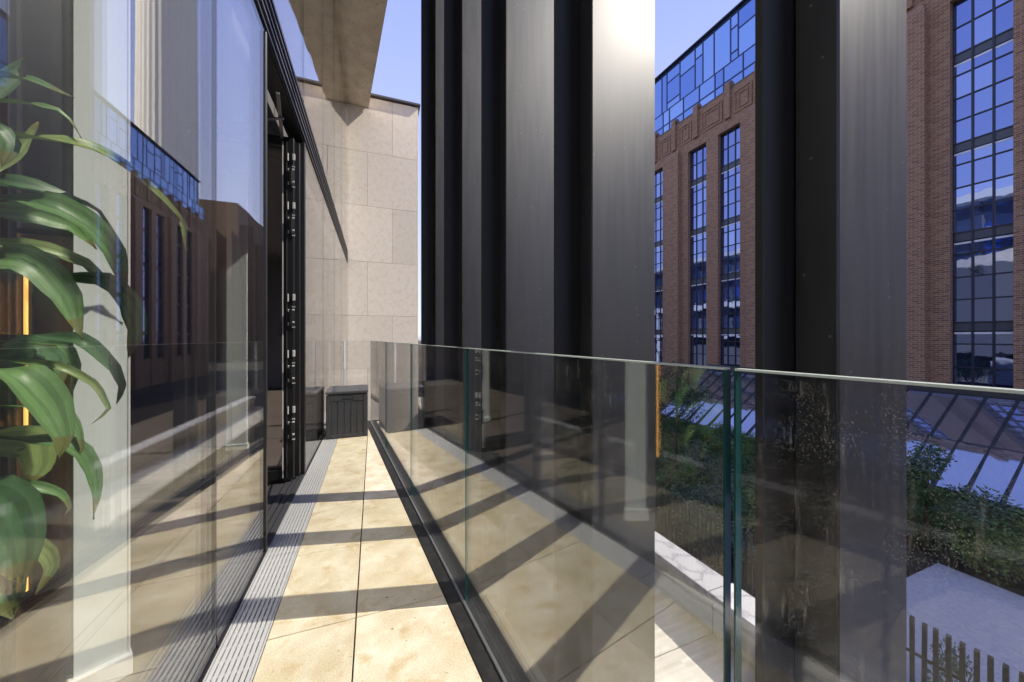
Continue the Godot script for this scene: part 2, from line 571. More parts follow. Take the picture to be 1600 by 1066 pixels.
# ---- glazed double-height facade on the left
func build_room() -> void:
	var r := struct("room_floor", "dark interior floor behind the glass wall", "floor")
	mi("boards", box_mesh(V(13.4, 0.1, 19.0)), M.room_floor, r, V(-7.34, -0.055, -7.6))
	var w := struct("wall_back", "dark interior back wall", "wall")
	mi("plaster", box_mesh(V(0.2, 6.4, 19.0)), M.room_dark, w, V(-14.0, 3.15, -7.6))
	w = struct("wall_far", "dark interior side wall", "wall")
	mi("plaster", box_mesh(V(13.3, 6.4, 0.2)), M.room_dark, w, V(-7.33, 3.15, -17.1))
	w = struct("wall_near", "dark interior side wall behind the plant", "wall")
	mi("plaster", box_mesh(V(13.3, 6.4, 0.2)), M.room_dark, w, V(-7.33, 3.15, 1.85))
	w = struct("ceiling", "plain ceiling of the room behind the glass wall", "ceiling")
	mi("plaster", box_mesh(V(13.2, 0.24, 19.0)), M.room_dark, w, V(-7.36, 2.945, -7.6))
	w = struct("wall_side", "plain inner wall beyond the end of the glass", "wall")
	mi("plaster", box_mesh(V(0.2, 6.4, 8.2)), M.room_dark, w, V(-0.70, 3.15, -12.95))
	w = struct("wall_below", "dark wall of the storey under the balcony", "wall")
	mi("plaster", box_mesh(V(0.2, 3.0, 11.0)), M.room_dark, w, V(-0.75, -1.72, -3.6))

func build_facade() -> void:
	var f := thing("glass_facade", "tall reflective glass wall with black head track along the balcony", "glass wall", V(GLASS_X, 0, 0))
	# coated insulating glass in the large panes, plain glass elsewhere
	var pane := func(called: String, y0: float, y1: float, z0: float, z1: float, near: bool) -> void:
		var st := begin()
		sheet_x(st, 0.0, y0, y1, z0, z1, 1.0)
		var o := mi(called, st, M.facade_glass, f)
		st = begin()
		sheet_x(st, -0.008, y0, y1, z0, z1, -1.0)
		if near:
			sheet_x(st, -0.032, y0, y1, z0, z1, -1.0)
		mi("inner_sheet", st, M.inner_glass, o)
		if near:
			st = begin()
			sheet_x(st, -0.024, y0, y1, z0, z1, 1.0)
			mi("solar_coating", st, M.coating, o)
	var low_name := "glass_pane"
	var high_name := "upper_glass_pane"
	var low := [[1.72, -0.425], [-0.435, -1.626], [-1.638, -2.262], [-3.49, -4.695], [-4.705, -5.965], [-5.975, -7.225], [-7.235, -8.79]]
	for p in low:
		pane.call(low_name, 0.012, 2.765, p[0], p[1], p[0] > -2.0)
	for p in [[1.72, -0.425], [-0.435, -1.626], [-1.638, -3.425], [-3.435, -4.695], [-4.705, -5.965], [-5.975, -7.225], [-7.235, -8.79]]:
		pane.call(high_name, 3.09, 6.32, p[0], p[1], false)
	for z in [-0.43, -1.632, -4.70, -5.97, -7.23]:
		mi("joint", box_mesh(V(0.026, 2.76, 0.010)), M.rubber, f, V(-0.0155, 1.388, z))
	for z in [-0.43, -1.632, -3.43, -4.70, -5.97, -7.23]:
		mi("upper_joint", box_mesh(V(0.026, 3.23, 0.010)), M.rubber, f, V(-0.0155, 4.705, z))
	# ribbed head track
	mi("head_track", box_mesh(V(0.10, 0.30, 10.5)), M.frame, f, V(-0.062, 2.925, -3.54))
	for k in 5:
		mi("track_rib", box_mesh(V(0.016 + 0.004 * (k % 2), 0.022, 10.5), 0.003), M.frame if k % 2 == 0 else M.frame_grey, f, V(0.0, 2.80 + k * 0.06, -3.54))
	# bottom frame of the fixed panes
	for p in low:
		mi("sill", box_mesh(V(0.05, 0.012, absf(p[1] - p[0])), 0.002), M.frame, f, V(-0.02, 0.005, (p[0] + p[1]) / 2))
	mi("jamb", box_mesh(V(0.075, 2.77, 0.022), 0.003), M.frame, f, V(-0.03, 1.385, -2.273))
	mi("jamb", box_mesh(V(0.11, 2.77, 0.05), 0.003), M.frame, f, V(-0.052, 1.385, -3.46))

	# things in the room that show through the glass
	var pl := thing("pale_pier", "pale green white pier on a plinth standing behind the potted plant", "pier", V(-0.839, 0, -1.6))
	mi("shaft", box_mesh(V(0.12, 2.76, 0.014), 0.001), M.pale, pl, V(0, 1.44, 0))
	pl.rotation_degrees.y = 32.0
	mi("edge_strip", box_mesh(V(0.006, 2.76, 0.018), 0.001), M.pale_edge, pl, V(0.062, 1.44, 0))
	mi("plinth", box_mesh(V(0.142, 0.07, 0.05), 0.003), M.pale_edge, pl, V(-0.002, 0.035, 0.0))
	pl = thing("pale_pier", "pale green white pier inside the glass next to the folding door", "pier", V(-1.30, 0, -4.45))
	mi("shaft", box_mesh(V(0.17, 2.76, 0.03), 0.001), M.pale, pl, V(0, 1.44, 0))
	mi("plinth", box_mesh(V(0.19, 0.06, 0.05), 0.003), M.pale, pl, V(0, 0.03, 0.0))
	var cu := thing("copper_panel", "brown copper coloured wall panel behind the potted plant", "panel", V(-0.972, 0, -1.606))
	mi("panel", box_mesh(V(0.126, 1.47, 0.02), 0.002), M.copper, cu, V(0.0, 0.735, 0))
	mi("upper_panel", box_mesh(V(0.126, 1.33, 0.02), 0.002), M.room_dark, cu, V(0.0, 2.15, 0))
	mi("side_trim", box_mesh(V(0.02, 2.8, 0.03), 0.002), M.frame, cu, V(-0.085, 1.4, 0))
	var led := thing("led_light", "glowing amber vertical light strip beside the brown panel", "light", V(-0.984, 0.377, -1.56))
	mi("tube", box_mesh(V(0.008, 1.029, 0.008), 0.002), M.led, led, V(0, 0.5145, 0.01))
	mi("channel", box_mesh(V(0.02, 1.045, 0.01), 0.002), M.frame, led, V(0, 0.5145, -0.002))
	var glow := AreaLight3D.new()
	glow.name = "led_glow"
	glow.light_color = Color(1.0, 0.66, 0.28)
	glow.light_energy = 0.007
	glow.area_size = Vector2(0.008, 1.02)
	glow.shadow_enabled = true
	glow.position = V(0, 0.5145, 0.017)
	glow.rotation_degrees.y = 180.0
	led.add_child(glow)

func build_end_wall() -> void:
	var w := thing("stone_end_wall", "pale limestone clad wall with metal coping closing the far end of the balcony", "wall", V(0.2, GARDEN, -8.82))
	var top := 6.60 - GARDEN
	mi("core", box_mesh(V(1.50, top, 0.5)), M.trough, w, V(0.0, top / 2, -0.29))
	# courses of panels: heights measured from the photograph
	var ys := [-3.6, -1.98, -0.77, 0.437, 1.634, 2.85, 4.11, 5.33, 6.58]
	var cuts := [[0.277], [0.634], [0.277], [0.634], [0.277], [0.634], [0.277], [0.634]]
	for r in ys.size() - 1:
		var xs := [0.0]
		xs.append_array(cuts[r])
		xs.append(1.0)
		for c in xs.size() - 1:
			var x0: float = -0.75 + 1.5 * xs[c] + 0.0025
			var x1: float = -0.75 + 1.5 * xs[c + 1] - 0.0025
			var y0: float = ys[r] - GARDEN + 0.0025
			var y1: float = ys[r + 1] - GARDEN - 0.0025
			mi("stone_panel", box_mesh(V(x1 - x0, y1 - y0, 0.035), 0.002), M.limes[(r * 3 + c * 2) % 8], w, V((x0 + x1) / 2, (y0 + y1) / 2, -0.02 + rng.randf_range(-0.001, 0.001)))
	mi("side_panel", box_mesh(V(0.03, top - 0.02, 0.5), 0.002), M.limes[1], w, V(0.767, top / 2, -0.26))
	mi("coping", box_mesh(V(1.62, 0.05, 0.64), 0.006), M.coping, w, V(0.02, top + 0.025, -0.26))
	# canopy: concrete slab whose outer edge follows the balustrade
	var c := thing("concrete_canopy", "board marked concrete canopy overhanging the top of the glass wall", "canopy")
	var edge := func(z: float) -> float: return (0.83 + 0.1071 * z) / 0.9943
	var zs := [1.9, -0.6, -3.1, -5.5, -7.55, -8.80]
	for i in zs.size() - 1:
		var z0: float = zs[i] - 0.004
		var z1: float = zs[i + 1] + 0.004
		var st := begin()
		prism(st, [Vector2(-0.50, z0), Vector2(edge.call(z0), z0), Vector2(edge.call(z1), z1), Vector2(-0.50, z1)], 6.33, 6.75)
		mi("soffit_panel", st, M.concrete, c)
	var st := begin()
	prism(st, [Vector2(-14.1, 1.95), Vector2(edge.call(1.9) - 0.02, 1.95), Vector2(edge.call(-8.8) - 0.02, -8.8), Vector2(-0.6, -8.8), Vector2(-0.6, -17.2), Vector2(-14.1, -17.2)], 6.345, 7.1)
	mi("roof_slab", st, M.concrete, c)

func build_fins() -> void:
	var words := ["seventh", "sixth", "fifth", "fourth", "third", "second", "nearest"]
	for k in 7:
		var i := k - 2
		var label: String = "black metal facade fin standing nearest the stone end wall" if k == 6 else "tall black metal facade fin, %s in the row from the stone end wall" % words[k]
		var f := thing("metal_fin", label, "metal fin", rail_at(0.267 + 0.58 * i, 0.697, GARDEN), RAIL, "black metal fins outside the balustrade")
		var h := 6.325 - GARDEN
		var st := begin()
		cbox(st, V(0.1315, h / 2, -0.030), V(0.263, h, 0.060), 0.003)
		mi("blade", st, M.fin, f)
		st = begin()
		cbox(st, V(0.046, h / 2, -0.068), V(0.264, h, 0.014), 0.002)
		mi("flange", st, M.flange, f)

func build_balustrade() -> void:
	var b := thing("glass_balustrade", "frameless glass balustrade with green edges along the outer side of the balcony", "balustrade", Vector3.ZERO, RAIL)
	var js := [-1.96, -0.81, 0.337, 1.483, 2.64, 3.90, 5.31]
	for i in js.size() - 1:
		var g := 0.004
		var a0: float = js[i] + g
		var a1: float = js[i + 1] - g - (0.008 if i == 1 else 0.0)
		var st := begin()
		sheet_x(st, 0.5318, 0.0, 1.098, -a0, -a1, -1.0)
		sheet_x(st, 0.5457, 0.0, 1.098, -a0, -a1, 1.0)
		sheet_x(st, 0.5388, 0.0, 1.098, -a0, -a1, -1.0)
		var p := mi("glass_panel", st, M.rail_glass, b)
		for e in ([a0, a1] if i == 1 else [a0]):
			mi("polished_edge", box_mesh(V(0.0138, 1.097, 0.003)), M.glass_edge, p, V(0.53875, 0.5485, -e))
		mi("top_edge", box_mesh(V(0.0150, 0.003, a1 - a0)), M.glass_top, p, V(0.53875, 1.0995, -(a0 + a1) / 2))
		if i > 1:
			st = begin()
			sheet_x(st, 0.5345, 0.0, 1.098, -a0, -a1, -1.0)
			mi("added_mirror_sheet", st, M.rail_mirror, p)  # sheet added to strengthen the mirrored floor; clear glass has none
		if i < 1 or i > 2:
			continue
		st = begin()
		sheet_x(st, 0.5490, 0.01, 1.09, -a0 - 0.01, -a1 + 0.01, 1.0)
		var d := mi("dried_dirt", st, M.dirt, p)
		d.set_meta("kind", "stuff")
	mi("base_strip", box_mesh(V(0.054, 0.05, 7.27), 0.002), M.black_strip, b, V(0.490, -0.0205, -1.675))
	mi("base_lip", box_mesh(V(0.0125, 0.06, 7.27), 0.002), M.silver, b, V(0.5245, -0.018, -1.675))
	mi("outer_strip", box_mesh(V(0.07, 0.05, 7.27), 0.002), M.black_strip, b, V(0.5850, -0.0205, -1.675))
	mi("slab_edge", box_mesh(V(0.03, 0.34, 7.27), 0.003), M.flange, b, V(0.640, -0.17, -1.675))
	# return across the far end
	var e := thing("end_balustrade", "short glass balustrade across the balcony end behind the storage box", "balustrade", V(-0.28, 0, -5.29))
	for x in [[-0.245, -0.09], [-0.074, 0.243]]:
		var st := begin()
		sheet_z(st, 0.0, 0.0, 1.098, x[0], x[1], 1.0)
		sheet_z(st, -0.0175, 0.0, 1.098, x[0], x[1], -1.0)
		var p := mi("glass_panel", st, M.rail_glass, e)
		mi("top_edge", box_mesh(V(x[1] - x[0], 0.003, 0.018)), M.glass_top, p, V((x[0] + x[1]) / 2, 1.0995, -0.00875))
		mi("polished_edge", box_mesh(V(0.003, 1.097, 0.0172)), M.glass_edge, p, V(x[1], 0.5485, -0.00875))
	mi("edge_strip", box_mesh(V(0.015, 1.095, 0.019), 0.002), M.glint_white, e, V(-0.082, 0.5475, -0.00875))  # sun glint on the polished glass joint, painted as a white strip
	mi("base_strip", box_mesh(V(0.50, 0.05, 0.06), 0.002), M.black_strip, e, V(0.0, -0.018, -0.01))

# ---- brick building across the court
func build_brick_building() -> void:
	var b := thing("brick_building", "brown brick building with tall narrow blue windows and a glass top storey", "building", court_at(0, 20.0, EYE), COURT)
	# local frame: x = 0 is the brick face towards us, -z runs along it, y = 0 is eye level
	var bottom := GARDEN - EYE
	var head := 12.40
	var top := 14.72
	var wall := begin()
	var starts := []
	for k in range(-2, 9):
		starts.append(2.74 + 5.88 * k)
	var edges := []
	for s in starts:
		edges.append([s, s + 1.42])
		edges.append([s + 2.24, s + 3.66])
	var last := -11.4
	var add_box := func(st: SurfaceTool, a0: float, a1: float, y0: float, y1: float, x0: float, x1: float) -> void:
		cbox(st, V((x0 + x1) / 2, (y0 + y1) / 2, -(a0 + a1) / 2), V(x1 - x0, y1 - y0, a1 - a0))
	for e in edges:
		add_box.call(wall, last, e[0], bottom, head, 0.0, 0.6)
		last = e[1]
	add_box.call(wall, last, 58.0, bottom, head, 0.0, 0.6)
	add_box.call(wall, -11.4, 58.0, head, top, 0.0, 0.6)
	mi("wall", wall, M.brick, b)
	for e in edges:
		mi("sill_wall", box_mesh(V(0.5, -2.1 - bottom, 1.42)), M.brick, b, V(0.32, (bottom - 2.1) / 2, -(e[0] + e[1]) / 2))
	mi("rear_mass", box_mesh(V(16.0, 18.6, 69.3)), M.brick, b, V(9.5, 4.9, -23.3))
	# pilasters on the wide piers, brackets and raised frames in the frieze
	for s in starts:
		var c: float = s + 3.66 + 1.11
		var st := begin()
		add_box.call(st, c - 0.56, c + 0.56, bottom, 12.5, -0.30, 0.002)
		poly(st, [V(-0.30, 12.5, -(c - 0.56)), V(-0.30, 12.5, -(c + 0.56)), V(-0.003, 12.95, -(c + 0.40)), V(-0.003, 12.95, -(c - 0.40))], V(0, 11, -c))
		for t in [-1.0, 1.0]:
			poly(st, [V(-0.30, 12.5, -(c + 0.56 * t)), V(-0.003, 12.5, -(c + 0.56 * t)), V(-0.003, 12.95, -(c + 0.40 * t))], V(-0.1, 12.4, -c))
		mi("pilaster", st, M.brick, b)
		for a in [c, s + 0.71, s + 2.95]:
			st = begin()
			add_box.call(st, a - 0.17, a + 0.17, 12.98, 14.95, -0.16, 0.30)
			tube(st, V(0.07, 14.95, -(a - 0.17)), V(0.07, 14.95, -(a + 0.17)), 0.229, 0.229, 12)
			mi("bracket", st, M.brick, b)
		for a in [[s + 0.98, s + 2.68], [s + 3.22, s + 4.50], [s + 5.04, s + 6.32]]:
			st = begin()
			for q in [[0.0, 0.0], [0.22, 0.20]]:
				var a0: float = a[0] + 0.12 + q[0]
				var a1: float = a[1] - 0.12 - q[0]
				var y0: float = 13.05 + q[1]
				var y1: float = 14.35 - q[1]
				for r in [[a0, a1, y0, y0 + 0.08], [a0, a1, y1 - 0.08, y1], [a0, a0 + 0.08, y0 + 0.08, y1 - 0.08], [a1 - 0.08, a1, y0 + 0.08, y1 - 0.08]]:
					add_box.call(st, r[0], r[1], r[2], r[3], -0.05, 0.002)
			mi("raised_frame", st, M.brick, b)
	mi("parapet_coping", box_mesh(V(0.66, 0.07, 69.4)), M.coping, b, V(0.31, 14.755, -23.3))
	# windows
	var rows := []      # [y0, y1] of glass rows
	var spans := []     # spandrels
	rows.append([11.42, 12.40])
	rows.append([10.44, 11.42])
	for f in 4:
		var y: float = 10.11 - f * 3.30
		spans.append([y, y + 0.33])
		for r in [[0.46, 0.0], [1.31, 0.46], [2.13, 1.31], [2.97, 2.13]]:
			if y - r[1] > -2.0:
				rows.append([maxf(y - r[0], -2.1), y - r[1]])
	var frame := begin()
	for x in [0.0, 0.473, 0.947, 1.42]:
		cbox(frame, V(0, 5.15, -x), V(0.09, 14.5, 0.055))
	for r in rows:
		cbox(frame, V(0.0, r[0], -0.71), V(0.075, 0.05, 1.40))
	cbox(frame, V(0.0, 12.38, -0.71), V(0.085, 0.06, 1.40))
	var frame_mesh := frame.commit()
	for n in edges.size():
		var a: float = edges[n][0]
		# seen straight on through the gaps between the fins
		var seen: bool = (a > 4.5 and a < 5.5) or (a > 14.0 and a < 21.5)
		var w := mi("window", frame_mesh, M.mullion, b, V(0.28, 0, -a))
		if seen:
			for r in rows:
				for c in 3:
					var o := mi("pane", box_mesh(V(0.012, r[1] - r[0] - 0.04, 0.43)), M.panes[rng.randi() % 5], w, V(0.0, (r[0] + r[1]) / 2, -(0.2365 + c * 0.4735)))
					o.rotation.y = rng.randf_range(-0.004, 0.004)
					o.rotation.z = rng.randf_range(-0.004, 0.004)
			for s in spans:
				mi("spandrel", box_mesh(V(0.03, s[1] - s[0] - 0.03, 1.36)), M.spandrel, w, V(0.005, (s[0] + s[1]) / 2, -0.71))
				mi("blind", box_mesh(V(0.004, 0.07, 1.36)), M.blind, w, V(-0.010, s[0] - 0.065, -0.71))
		else:
			var st := begin()
			for r in rows:
				cbox(st, V(0, (r[0] + r[1]) / 2, -0.71), V(0.012, r[1] - r[0] - 0.04, 1.38))
			mi("glazing", st, M.panes[n % 5], w)
			for s in spans:
				mi("spandrel", box_mesh(V(0.03, s[1] - s[0] - 0.03, 1.36)), M.spandrel, w, V(0.005, (s[0] + s[1]) / 2, -0.71))
	# glass storeys above the parapet
	var crown := begin()
	cbox(crown, V(3.6, 17.3, -23.3), V(5.0, 5.3, 69.0))
	mi("glass_storey_core", crown, M.mullion, b)
	var seen_from := 13.5
	var seen_to := 27.5
	for band in [[15.05, 20.0, 1.03, true], [14.80, 16.62, 0.42, false]]:
		var z := -11.2
		var rest := begin()
		var bars := begin()
		var n := 0
		while z < 57.0:
			var wd: float = [0.85, 0.62, 1.30, 1.22, 0.5, 1.15][n % 6] if band[3] else [1.25, 0.6, 1.15, 1.3][n % 4]
			var cuts := []
			if band[3]:
				cuts = [[15.05, 20.0], [15.05, 17.6, 19.1, 20.0], [15.05, 19.1, 20.0], [15.05, 20.0], [15.05, 16.8, 18.8, 20.0]][(n * 7) % 5]
			else:
				cuts = [14.80, 15.6, 16.62]
			for c in cuts.size() - 1:
				var size := V(0.014, cuts[c + 1] - cuts[c] - 0.07, wd - 0.07)
				var at := V(band[2], (cuts[c] + cuts[c + 1]) / 2, -(z + wd / 2))
				if z > seen_from and z < seen_to:
					mi("glass_storey_pane", box_mesh(size), M.tops[rng.randi() % 4], b, at)
				else:
					cbox(rest, at, size)
				cbox(bars, V(band[2] + 0.012, cuts[c + 1] - 0.035, -(z + wd / 2)), V(0.08, 0.07, wd))
			cbox(bars, V(band[2] + 0.008, (cuts[0] + cuts[-1]) / 2, -(z + wd)), V(0.10, cuts[-1] - cuts[0], 0.06))
			z += wd
			n += 1
		var r := mi("glass_storey_panes", rest, M.tops[1], b)
		r.set_meta("kind", "stuff")
		mi("glass_storey_mullions", bars, M.top_mullion, b)
	mi("roof_edge", box_mesh(V(5.4, 0.10, 69.3), 0.01), M.mullion, b, V(3.5, 20.06, -23.3))

# ---- garden court between the buildings
func build_court() -> void:
	# lean-to glass roof against the brick building
	var s := thing("skylight_roof", "sloping lean-to glass roof with dark rafters against the brick building", "glass roof", court_at(0, 15.9, GARDEN), COURT)
	var y_low := EYE - 4.53 - GARDEN
	var y_top := EYE - 2.07 - GARDEN
	var run := Vector2(3.82, y_top - y_low)
	var slope := run.angle()
	var tilt := Basis(Vector3.BACK, slope)
	var mid := 1.75 / cos(slope)
	var full := run.length()
	var pane_low := box_mesh(V(mid - 0.05, 0.016, 0.59), 0.0)
	var pane_high := box_mesh(V(full - mid - 0.05, 0.016, 0.59), 0.0)
	for k in 30:
		var a := -3.0 + k * 0.65
		var o := mi("rafter", box_mesh(V(full, 0.13, 0.06), 0.006), M.rafter, s, V(0, y_low, -a) + tilt * V(full / 2, 0.02, 0))
		o.basis = tilt
		o = mi("roof_pane", pane_low, M.skylight, s, V(0, y_low, -(a + 0.325)) + tilt * V(mid / 2, 0.03, 0))
		o.basis = tilt * Basis(Vector3.BACK, 0.04) * Basis(Vector3.RIGHT, rng.randf_range(-0.004, 0.004))
		o = mi("roof_pane", pane_high, M.skylight, s, V(0, y_low, -(a + 0.325)) + tilt * V((mid + full) / 2, 0.03, 0))
		o.basis = tilt * Basis(Vector3.RIGHT, rng.randf_range(-0.004, 0.004)) * Basis(Vector3.BACK, rng.randf_range(-0.003, 0.003))
	for d in [0.0, mid, full]:
		var o := mi("purlin", box_mesh(V(0.07, 0.12, 19.5), 0.006), M.rafter, s, V(0, y_low, -6.7) + tilt * V(d, 0.012, 0))
		o.basis = tilt
	mi("eaves_gutter", box_mesh(V(0.16, 0.10, 19.6), 0.01), M.rafter, s, V(-0.12, y_low - 0.03, -6.7))
	mi("kerb_wall", box_mesh(V(0.2, y_low - 0.08, 19.5)), M.coping, s, V(0.06, (y_low - 0.08) / 2, -6.7))
	mi("flashing", box_mesh(V(0.05, 0.35, 19.5), 0.01), M.frame_grey, s, V(3.80, y_top + 0.22, -6.7))

	# low wall of white stone just outside the fins
	var w := thing("stone_wall", "low white stone wall with a veined coping seen between two fins", "wall", court_at(0, 1.90, GARDEN), COURT)
	var h := EYE - 1.444 - GARDEN
	for k in 9:
		var a := -3.0 + k * 1.5
		mi("coping_stone", box_mesh(V(0.20, 0.05, 1.494), 0.004), M.marble, w, V(0, h - 0.025, -(a + 0.75)))
		for r in 3:
			var hh := (h - 0.06) / 3.0
			if r == 2:
				mi("added_sun_ledge", box_mesh(V(0.62, 0.07, 1.494), 0.004), M.travertine, w, V(-0.37, h - 0.25 - 0.035, -(a + 0.75)))  # ledge added to catch the sun, standing in for bounced sunlight on the facing
			mi("facing_stone", box_mesh(V(0.15, hh - 0.006, 1.494), 0.003), M.travertine, w, V(0.015, hh * (r + 0.5), -(a + 0.75)))

	# slatted fence
	var f := thing("slat_fence", "fence of thin upright grey metal slats in front of the gravel court", "fence", court_at(0, 6.62, GARDEN), COURT)
	var slat := begin()
	# flat bar with a slanting cut top
	var pr := [V(-0.012, 0, 0.022), V(0.012, 0, 0.022), V(0.012, 0, -0.022), V(-0.012, 0, -0.022)]
	var tp := [V(-0.012, 1.075, 0.022), V(0.012, 1.10, 0.022), V(0.012, 1.10, -0.022), V(-0.012, 1.075, -0.022)]
	poly(slat, tp, V(0, 0.5, 0))
	for i in 4:
		var k := (i + 1) % 4
		poly(slat, [pr[i], pr[k], tp[k], tp[i]], V(0, 0.5, 0))
	var slat_mesh := slat.commit()
	for k in 130:
		var o := mi("slat", slat_mesh, M.fence, f, V(rng.randf_range(-0.004, 0.004), rng.randf_range(-0.008, 0.008), 1.5 - k * 0.1066))
		o.rotation.x = rng.randf_range(-0.008, 0.008)
	for y in [0.12, 0.62]:
		mi("rail", box_mesh(V(0.012, 0.04, 13.9), 0.002), M.fence, f, V(0.024, y, -5.4))

	# timber bench between the shrubs
	var b := thing("garden_bench", "weathered timber slat bench at the edge of the gravel court", "bench", court_at(4.35, 10.1, GARDEN + 0.02), COURT)
	for k in 6:
		mi("seat_slat", box_mesh(V(1.5, 0.03, 0.075), 0.004), M.timber, b, V(0.1, 0.47, 0.25 - k * 0.085))
	for x in [-0.5, 0.7]:
		for z in [0.2, -0.14]:
			mi("leg", box_mesh(V(0.06, 0.455, 0.06), 0.004), M.timber, b, V(x, 0.2275, z))
	mi("back_rail", box_mesh(V(1.5, 0.09, 0.03), 0.004), M.timber, b, V(0.1, 0.78, -0.22))
	for x in [-0.5, 0.7]:
		mi("back_post", box_mesh(V(0.05, 0.36, 0.03), 0.004), M.timber, b, V(x, 0.64, -0.20))

	# shrubs
	var kinds := []
	for k in 4:
		kinds.append(bush_mesh(k, [1000, 900, 1000, 850][k], M.bush[k][1], k == 2))
	var stem := begin()
	for k in 6:
		var d := V(rng.randf_range(-0.35, 0.35), 0.6, rng.randf_range(-0.35, 0.35))
		tube(stem, V(d.x * 0.1, 0, d.z * 0.1), d, 0.014, 0.005, 5)
	var stem_mesh := stem.commit()
	var names := ["dark evergreen shrub in the planting beyond the slatted fence", "mid green leafy shrub in the planting beyond the slatted fence", "yellow flowering shrub along the back edge of the gravel court", "grey green shrub in the planting beyond the slatted fence"]
	var groups := ["dark evergreen shrubs", "mid green shrubs", "yellow flowering shrubs", "grey green shrubs"]
	var put := func(kind: int, a: float, l: float, sc: Vector3) -> void:
		var o := thing("shrub", names[kind], "shrub", court_at(a, l, GARDEN), rng.randf() * 360.0, groups[kind])
		o.scale = sc
		mi("foliage", kinds[kind], M.bush[kind][0], o)
		mi("stem", stem_mesh, M.bark, o)
	# row along the back of the gravel
	var a := -1.6
	while a < 3.6:
		put.call(2, a, 11.45 + rng.randf_range(-0.1, 0.15), Vector3(1.0, 0.8 + rng.randf() * 0.25, 1.0))
		if rng.randf() < 0.6:
			put.call(1, a + 0.35, 12.6, Vector3(1.1, 0.62, 1.1))
		put.call(0 if rng.randf() < 0.5 else 1, a + 0.1, 13.9 + rng.randf_range(-0.3, 0.5), Vector3(1.2, 0.5 + 0.15 * rng.randf(), 1.2))
		a += 0.6
	# bed beyond the gravel's end, and along its far side
	a = 4.2
	while a < 14.0:
		var l := 7.4
		while l < 15.5:
			if not (a < 5.0 and l > 9.0 and l < 11.2):
				var kind: int = [0, 1, 3, 0, 1][rng.randi() % 5]
				put.call(kind, a + rng.randf_range(-0.2, 0.2), l + rng.randf_range(-0.2, 0.2), Vector3(1.2, 0.6 + rng.randf() * 0.35, 1.2))
			l += 1.05
		a += 1.05
	# tall grass-like shrub behind the fence next to the fin
	put.call(3, 2.25, 7.2, Vector3(0.45, 0.75, 0.45))
	# trees
	tree(court_at(9.3, 9.7, GARDEN), 4.1, 1.25, 81, "small dark green tree rising above the balustrade beside the brick building")
	tree(court_at(4.05, 11.5, GARDEN), 2.5, 0.75, 82, "bushy young tree next to the timber bench")

func leaf_quad(st: SurfaceTool, p: Vector3, d: Vector3, n: Vector3, length: float, width: float, c: Color) -> void:
	var s := d.cross(n).normalized() * width * 0.5
	var q := [p, p + d * length * 0.45 + s, p + d * length, p + d * length * 0.45 - s]
	var nn: Vector3 = (q[2] - q[0]).cross(q[1] - q[0]).normalized()
	for j in [0, 1, 2, 0, 2, 3]:
		st.set_normal(nn)
		st.set_color(c)
		st.add_vertex(q[j])

func rand_dir(r: RandomNumberGenerator) -> Vector3:
	var v := V(r.randfn(), r.randfn(), r.randfn())
	return v.normalized() if v.length() > 0.01 else Vector3.UP

func lin(c: Color, g := 1.0) -> Color:
	var l := c.srgb_to_linear()
	return Color(l.r * g, l.g * g, l.b * g)

func bush_mesh(seed_: int, count: int, c: Color, flowers: bool) -> Mesh:
	var r := RandomNumberGenerator.new()
	r.seed = 900 + seed_
	var st := begin()
	var lumps := []
	for k in 9:
		lumps.append([V(r.randf_range(-0.32, 0.32), r.randf_range(0.25, 0.78), r.randf_range(-0.32, 0.32)), r.randf_range(0.18, 0.32)])
	for i in count:
		var l = lumps[r.randi() % lumps.size()]
		var d := rand_dir(r)
		var p: Vector3 = l[0] + d * l[1] * pow(r.randf(), 0.4)
		if p.y < 0.03:
			p.y = 0.03 + r.randf() * 0.1
		var g := 0.65 + r.randf() * 0.7
		var col := lin(c, g)
		if flowers and d.y > 0.2 and r.randf() < 0.10:
			leaf_quad(st, p + d * 0.04, rand_dir(r), rand_dir(r), 0.035, 0.03, lin(Color(0.80, 0.70, 0.16)))
		leaf_quad(st, p, (d + rand_dir(r) * 0.8).normalized(), rand_dir(r), r.randf_range(0.06, 0.12), r.randf_range(0.028, 0.05), col)
	return st.commit()

func tree(at: Vector3, height: float, spread: float, seed_: int, label: String) -> void:
	var r := RandomNumberGenerator.new()
	r.seed = seed_
	var t := thing("garden_tree", label, "tree", at)
	var st := begin()
	tube(st, Vector3.ZERO, V(0.04, height * 0.45, 0.02), 0.06, 0.042, 9)
	tube(st, V(0.04, height * 0.45, 0.02), V(0.0, height * 0.88, 0.05), 0.042, 0.012, 8)
	var tips := []
	for k in 16:
		var y0 := height * r.randf_range(0.32, 0.82)
		var w := TAU * r.randf()
		var reach := spread * r.randf_range(0.45, 0.95) * (1.25 - y0 / height * 0.6)
		var e := V(cos(w) * reach, y0 + height * r.randf_range(0.05, 0.16), sin(w) * reach)
		tube(st, V(0.03, y0, 0.02), e, 0.02, 0.006, 6)
		tips.append(e)
		tips.append(e * 0.6 + V(0, y0 * 0.4, 0))
	tips.append(V(0, height * 0.92, 0.05))
	mi("trunk", st, M.bark, t)
	st = begin()
	for e in tips:
		for k in 150:
			var d := rand_dir(r)
			var p: Vector3 = e + d * V(0.34, 0.20, 0.34) * pow(r.randf(), 0.5) * (spread / 1.1)
			leaf_quad(st, p, (d + V(0, -0.3, 0) + rand_dir(r) * 0.6).normalized(), rand_dir(r), r.randf_range(0.06, 0.11), r.randf_range(0.025, 0.045), lin(Color(0.26, 0.37, 0.20), 0.6 + r.randf() * 0.8))
	mi("crown", st, M.bush[0][0], t)

